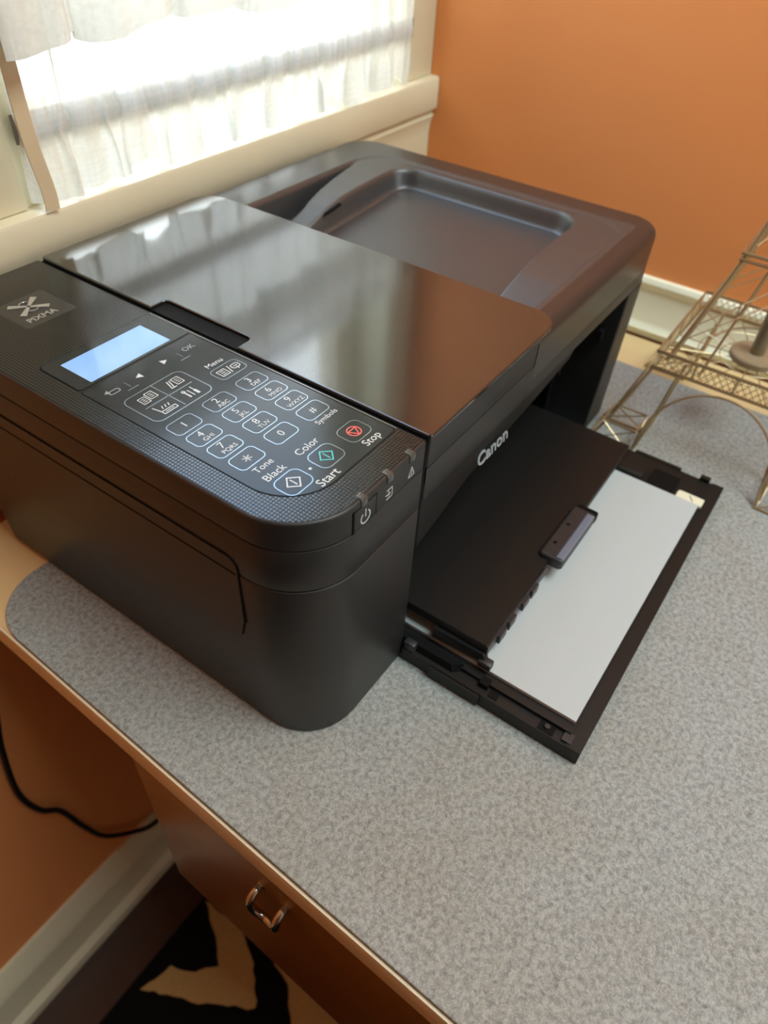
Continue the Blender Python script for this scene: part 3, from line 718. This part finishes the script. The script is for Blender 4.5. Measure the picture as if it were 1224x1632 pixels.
# --- underside face of the scanner with the maker's name
bm = bmesh.new(); cols_ = []
for x, zb, yb in ((X0, 92, 4), (120, 96, 5), (160, 102, 7), (210, 106, 8), (260, 108, 9), (320, 108, 12), (388.5, 110, 24)):
    cols_.append([bm.verts.new(Vector(p) * S) for p in ((x, 2.2 + max(0, x - 260) * .10, 136.2), (x, yb, zb), (x, yb + 26, zb + 2), (x, 60, 136.2))])
for a, b2 in zip(cols_, cols_[1:]):
    for i in range(4): bm.faces.new((a[i], b2[i], b2[(i + 1) % 4], a[(i + 1) % 4]))
bm.faces.new(cols_[0]); bm.faces.new(cols_[-1][::-1])
finish('fascia', bm, 'tray_black', P, 40)
text('maker_lettering', 'Canon', 12.6, (185, 4.0, 112.6), 'print_grey', P, rx=math.radians(80), depth=0.3, wscale=1.18, bold=0.2)

# --- paper tray
tb = bmesh.new()
add_box(tb, 88, -124, 1.0, 376, 120, 6.0)                  # floor
add_box(tb, 88, -124, 6.0, 376, -114.6, 13.0)              # front rim
add_box(tb, 88, -114.6, 6.0, 96, -0.5, 12.0)               # left rim
add_box(tb, 343, -114.6, 6.0, 376, -0.5, 12.0)             # right rim
add_box(tb, 96, -114.6, 6.0, 343, 120, 14.8)               # paper bed
finish('paper_tray', tb, 'tray_black', P, 0)
for a in ((86.2, -58, 2, 88, -22, 11), (376, -88, 2, 379.5, -48, 12.6), (374, -112, 6, 379, -104, 15)): box('tray_lug', 'tray_black', P, *a)
for a in ((90, -68, 12.05, 98, -62, 12.5), (93, -60, 12.0, 99, -54, 16), (89, -106, 12.05, 96, -96, 12.5)): box('tray_slot', 'gap_black', P, *a)
bm = bmesh.new(); add_tube(bm, [(92.5, -101, 12), (92.5, -101, 14)], 1.7, 12); finish('tray_stud', bm, 'tray_grey', P)
box('tray_clip', 'tray_grey', P, 90, -117, 13, 97, -111, 13.6)
for q in range(4): box('tray_ridge', 'tray_grey', P, 97.5 + q * 1.4, -107 + q * .4, 12.55, 98.3 + q * 1.4, -99, 13.3)
box('tray_slot', 'gap_black', P, 340, -92, 12.0, 362, -70, 15.0)
box('paper_guide', 'tray_black', P, 336.5, -66, 14.9, 346, 10, 21, 0.8)
bm = bmesh.new(); add_loft(bm, [[(91, 6, 11.8), (97, 6, 11.8), (97, -42, 11.8), (91, -36, 11.8)], [(93, 6, 16.6), (98, 6, 16.6), (98, -40, 16.6), (93, -34, 16.6)]])
finish('paper_guide', bm, 'gap_black', P, 0)
bm = bmesh.new(); add_loft(bm, [[(101, -14, 21), (108, -14, 21), (108, -51, 21), (103, -51, 21)], [(102, -14, 28.8), (108, -14, 28.8), (108, -49.4, 28.8), (103, -49, 28.8)]]); finish('tray_hook', bm, 'tray_black', P, 0)
box('tray_latch', 'tray_grey', P, 101, -56, 17.8, 107, -47, 24, 1.0)
box('tray_clip', 'tray_grey', P, 88.4, -9, 11.5, 93.5, -1, 19, 1)

# --- output tray above the paper
bm = bmesh.new()
add_loft(bm, [[(105, 141, 29), (352, 141, 29), (349.5, -46.5, 29), (105, -49.5, 29)], [(105, 141, 34.5), (352, 141, 34.5), (349.5, -46.5, 34.5), (105, -49.5, 34.5)], [(105.5, 140, 35.2), (351.5, 140, 35.2), (348.9, -46.0, 35.2), (105.5, -49.0, 35.2)]])
ot = finish('output_tray', bm, 'tray_black', P, 0)
bm = bmesh.new(); add_box(bm, 105.5, -50.4, 26, 190, -49.2, 34.2)
for x in (118, 131, 150, 163): add_box(bm, x, -52.4, 26, x + 9, -50.4, 33)
finish('tray_lip', bm, 'tray_grey', ot, 0)
bm = bmesh.new(); add_slab(bm, 193, -58, 252, -40, 3, 31, 38.6, top=2.0, seg=4); finish('tray_stop', bm, 'tray_grey', ot)
bm = bmesh.new(); add_slab(bm, 195.5, -57.6, 249.5, -51.5, 1, 35.0, 39.0, top=1.2, seg=3); finish('stop_highlight', bm, 'highlight_blue', ot)  # paler block paints the highlight stripe on the stop's front edge
bm = bmesh.new(); add_slab(bm, 250, -58, 258, -42, 2, 30, 36.5, top=1, seg=3); finish('stop_hinge', bm, 'gap_black', ot)
bm = bmesh.new()
for x in (208, 230): add_tube(bm, [(x, -45.5, 38.3), (x, -45.5, 38.75)], 1.5, 10)
finish('stop_hole', bm, 'gap_black', ot)

# --- things lying in the tray
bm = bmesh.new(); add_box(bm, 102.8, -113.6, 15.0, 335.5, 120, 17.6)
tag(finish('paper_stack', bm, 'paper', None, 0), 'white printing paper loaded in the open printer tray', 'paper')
sl = tag(empty('paper_slip', (336, -105, 13)), 'small cream paper slip with a pen stroke sticking out beside the white paper', 'paper slip'); sl.location = (0, 0, 0)
slab('slip_sheet', 'slip_paper', sl, 335.7, -116.0, 345.5, -95, (1, 1, 2.5, 1), 15.0, 17.0, seg=4)
bm = bmesh.new(); add_line(bm, (337.4, -108.5), (343.5, -104.4), 0.7, 17.0); finish('pen_stroke', bm, 'ink', sl, 0)

# ================================================================== wire tower
TC = (478.0, -97.0)
tw = tag(empty('wire_tower', (TC[0], TC[1], 0)), 'bronze wire lattice tower ornament with arched legs standing on the mat', 'ornament'); tw.location = (0, 0, 0)
def T(x, y, z): return (TC[0] + x, TC[1] + y, z)
BZ, TZ0, TZ1, BH, TH = 1.2, 73.0, 88.0, 95.0, 66.0
dirs = ((-1, 1), (1, 1), (1, -1), (-1, -1))
for sx, sy in dirs:
    lw = bmesh.new()
    foot = [(BH, BH), (BH - 40, BH), (BH - 40, BH - 40), (BH, BH - 40)]
    zf = BZ
    add_tube(lw, [T(sx * a, sy * b2, zf) for a, b2 in foot], 1.2, 6, closed=True)
    f2 = [(BH - 8, BH - 8), (BH - 38, BH - 8), (BH - 38, BH - 38), (BH - 8, BH - 38)]
    zz = 20
    add_tube(lw, [T(sx * a, sy * b2, zz) for a, b2 in f2], 0.9, 6, closed=True)
    tops = [(TH - 1, TH - 1), (TH - 22, TH - 1), (TH - 22, TH - 22), (TH - 1, TH - 22)]
    for (a, b2), (c, d) in zip(foot, tops):
        pts = [T(sx * (a + (c - a) * t ** 0.75), sy * (b2 + (d - b2) * t ** 0.75), zf + (TZ0 - zf) * t) for t in [k / 8 for k in range(9)]]
        add_tube(lw, pts, 1.25, 6)
    for i in range(4):
        a, b2 = foot[i], f2[(i + 1) % 4]; add_tube(lw, [T(sx * a[0], sy * a[1], zf), T(sx * b2[0], sy * b2[1], zz)], 0.7, 5)
        a, b2 = f2[i], foot[(i + 1) % 4]; add_tube(lw, [T(sx * a[0], sy * a[1], zz), T(sx * b2[0], sy * b2[1], zf)], 0.7, 5)
    finish('leg', lw, 'wire_bronze', tw)
# arches between the legs
for k in range(4):
    bm = bmesh.new(); R4 = Matrix.Rotation(k * math.pi / 2, 3, 'Z'); pts = []
    for q in range(25):
        a = math.pi * q / 24; v = R4 @ Vector((-(BH - 6 - 20 * math.sin(a)), 55 * math.cos(a), 0))
        pts.append(T(v.x, v.y, BZ + 68 * math.sin(a) ** 0.8))
    add_tube(bm, pts, 1.0, 6); finish('arch', bm, 'wire_bronze', tw)
# gallery tray
for nme, z, hh in (('gallery_rim', TZ1, TH), ('gallery_base', TZ0, TH)):
    bm = bmesh.new(); add_tube(bm, [T(a * hh, b2 * hh, z) for a, b2 in dirs], 1.5, 6, closed=True); finish(nme, bm, 'wire_bronze', tw)
for k in range(4):
    bm = bmesh.new(); R4 = Matrix.Rotation(k * math.pi / 2, 3, 'Z')
    def W(u, z): v = R4 @ Vector((-TH, u, 0)); return T(v.x, v.y, z)
    n_ = 22; st = 2 * TH / n_
    for q in range(-2, n_):
        for s0, s1 in ((0, 2), (2, 0)):
            ua, ub = -TH + (q + s0) * st, -TH + (q + s1) * st; za, zb = TZ0, TZ1
            if min(ua, ub) < -TH - .1 or max(ua, ub) > TH + .1: continue
            add_tube(bm, [W(ua, za), W(ub, zb)], 0.35, 4)
    for u in (-TH * .5, 0, TH * .5): add_tube(bm, [W(u, TZ0), W(u, TZ1)], 1.0, 5)
    finish('gallery_mesh', bm, 'wire_bronze', tw)
bm = bmesh.new()
for q in range(16):
    a = 2 * math.pi * q / 16; rr = TH / max(abs(math.cos(a)), abs(math.sin(a)))
    add_tube(bm, [T(8 * math.cos(a), 8 * math.sin(a), TZ0), T(rr * math.cos(a), rr * math.sin(a), TZ0)], 0.6, 4)
for rr in (28, 46):
    add_tube(bm, [T(rr * math.cos(2 * math.pi * q / 32), rr * math.sin(2 * math.pi * q / 32), TZ0) for q in range(32)], 0.5, 4, closed=True)
finish('gallery_floor', bm, 'wire_bronze', tw)
# upper frame
UP = [(TZ1 - 10, TH - 8), (165, 35.0), (250, 19), (340, 8)]
for sx, sy in dirs:
    bm = bmesh.new()
    for off in (0, 5.5):
        add_tube(bm, smooth_pts([T(sx * (h_ - off * (1 - i * .2)), sy * (h_ - (0 if off == 0 else off * .2)), z) for i, (z, h_) in enumerate(UP)], 5), 1.7, 6)
    add_tube(bm, [T(sx * (TH - 36), sy * (TH - 8), TZ0), T(sx * 14, sy * 34, 165)], 1.1, 6)
    add_tube(bm, [T(sx * (TH - 8), sy * (TH - 36), TZ0), T(sx * 34, sy * 14, 165)], 1.1, 6)
    finish('upper_leg', bm, 'wire_bronze', tw)
for z, h_ in ((165, 37), (250, 20.5)):
    bm = bmesh.new()
    for dz in (0, 5): add_tube(bm, [T(a * h_, b2 * h_, z + dz) for a, b2 in dirs], 1.4, 6, closed=True)
    finish('collar', bm, 'wire_bronze', tw)
for k in range(4):
    bm = bmesh.new(); R4 = Matrix.Rotation(k * math.pi / 2, 3, 'Z')
    for (z0, h0), (z1, h1) in (((100, 56), (150, 40)), ((112, 52), (162, 36)), ((176, 33), (225, 23))):
        for s in (-1, 1):
            a = R4 @ Vector((-h0, s * h0 * .9, 0)); b2 = R4 @ Vector((-h1, -s * h1 * .2, 0)); add_tube(bm, [T(a.x, a.y, z0), T(b2.x, b2.y, z1)], 0.6, 4)
    finish('lattice', bm, 'wire_bronze', tw)
bm = bmesh.new(); add_tube(bm, [T(0, 0, TZ0 + 5), T(0, 0, 340)], 6.0, 16); finish('centre_post', bm, 'post_bronze', tw)
bm = bmesh.new()
prof = [(0.1, TZ0 + .8), (20, TZ0 + .8), (21, TZ0 + 2), (21, TZ0 + 6), (20, TZ0 + 7.2), (0.1, TZ0 + 7.4)]
add_loft(bm, [[T(r_ * math.cos(2 * math.pi * q / 32), r_ * math.sin(2 * math.pi * q / 32), z) for q in range(32)] for r_, z in prof], False, False)
finish('post_foot', bm, 'disc_brown', tw)
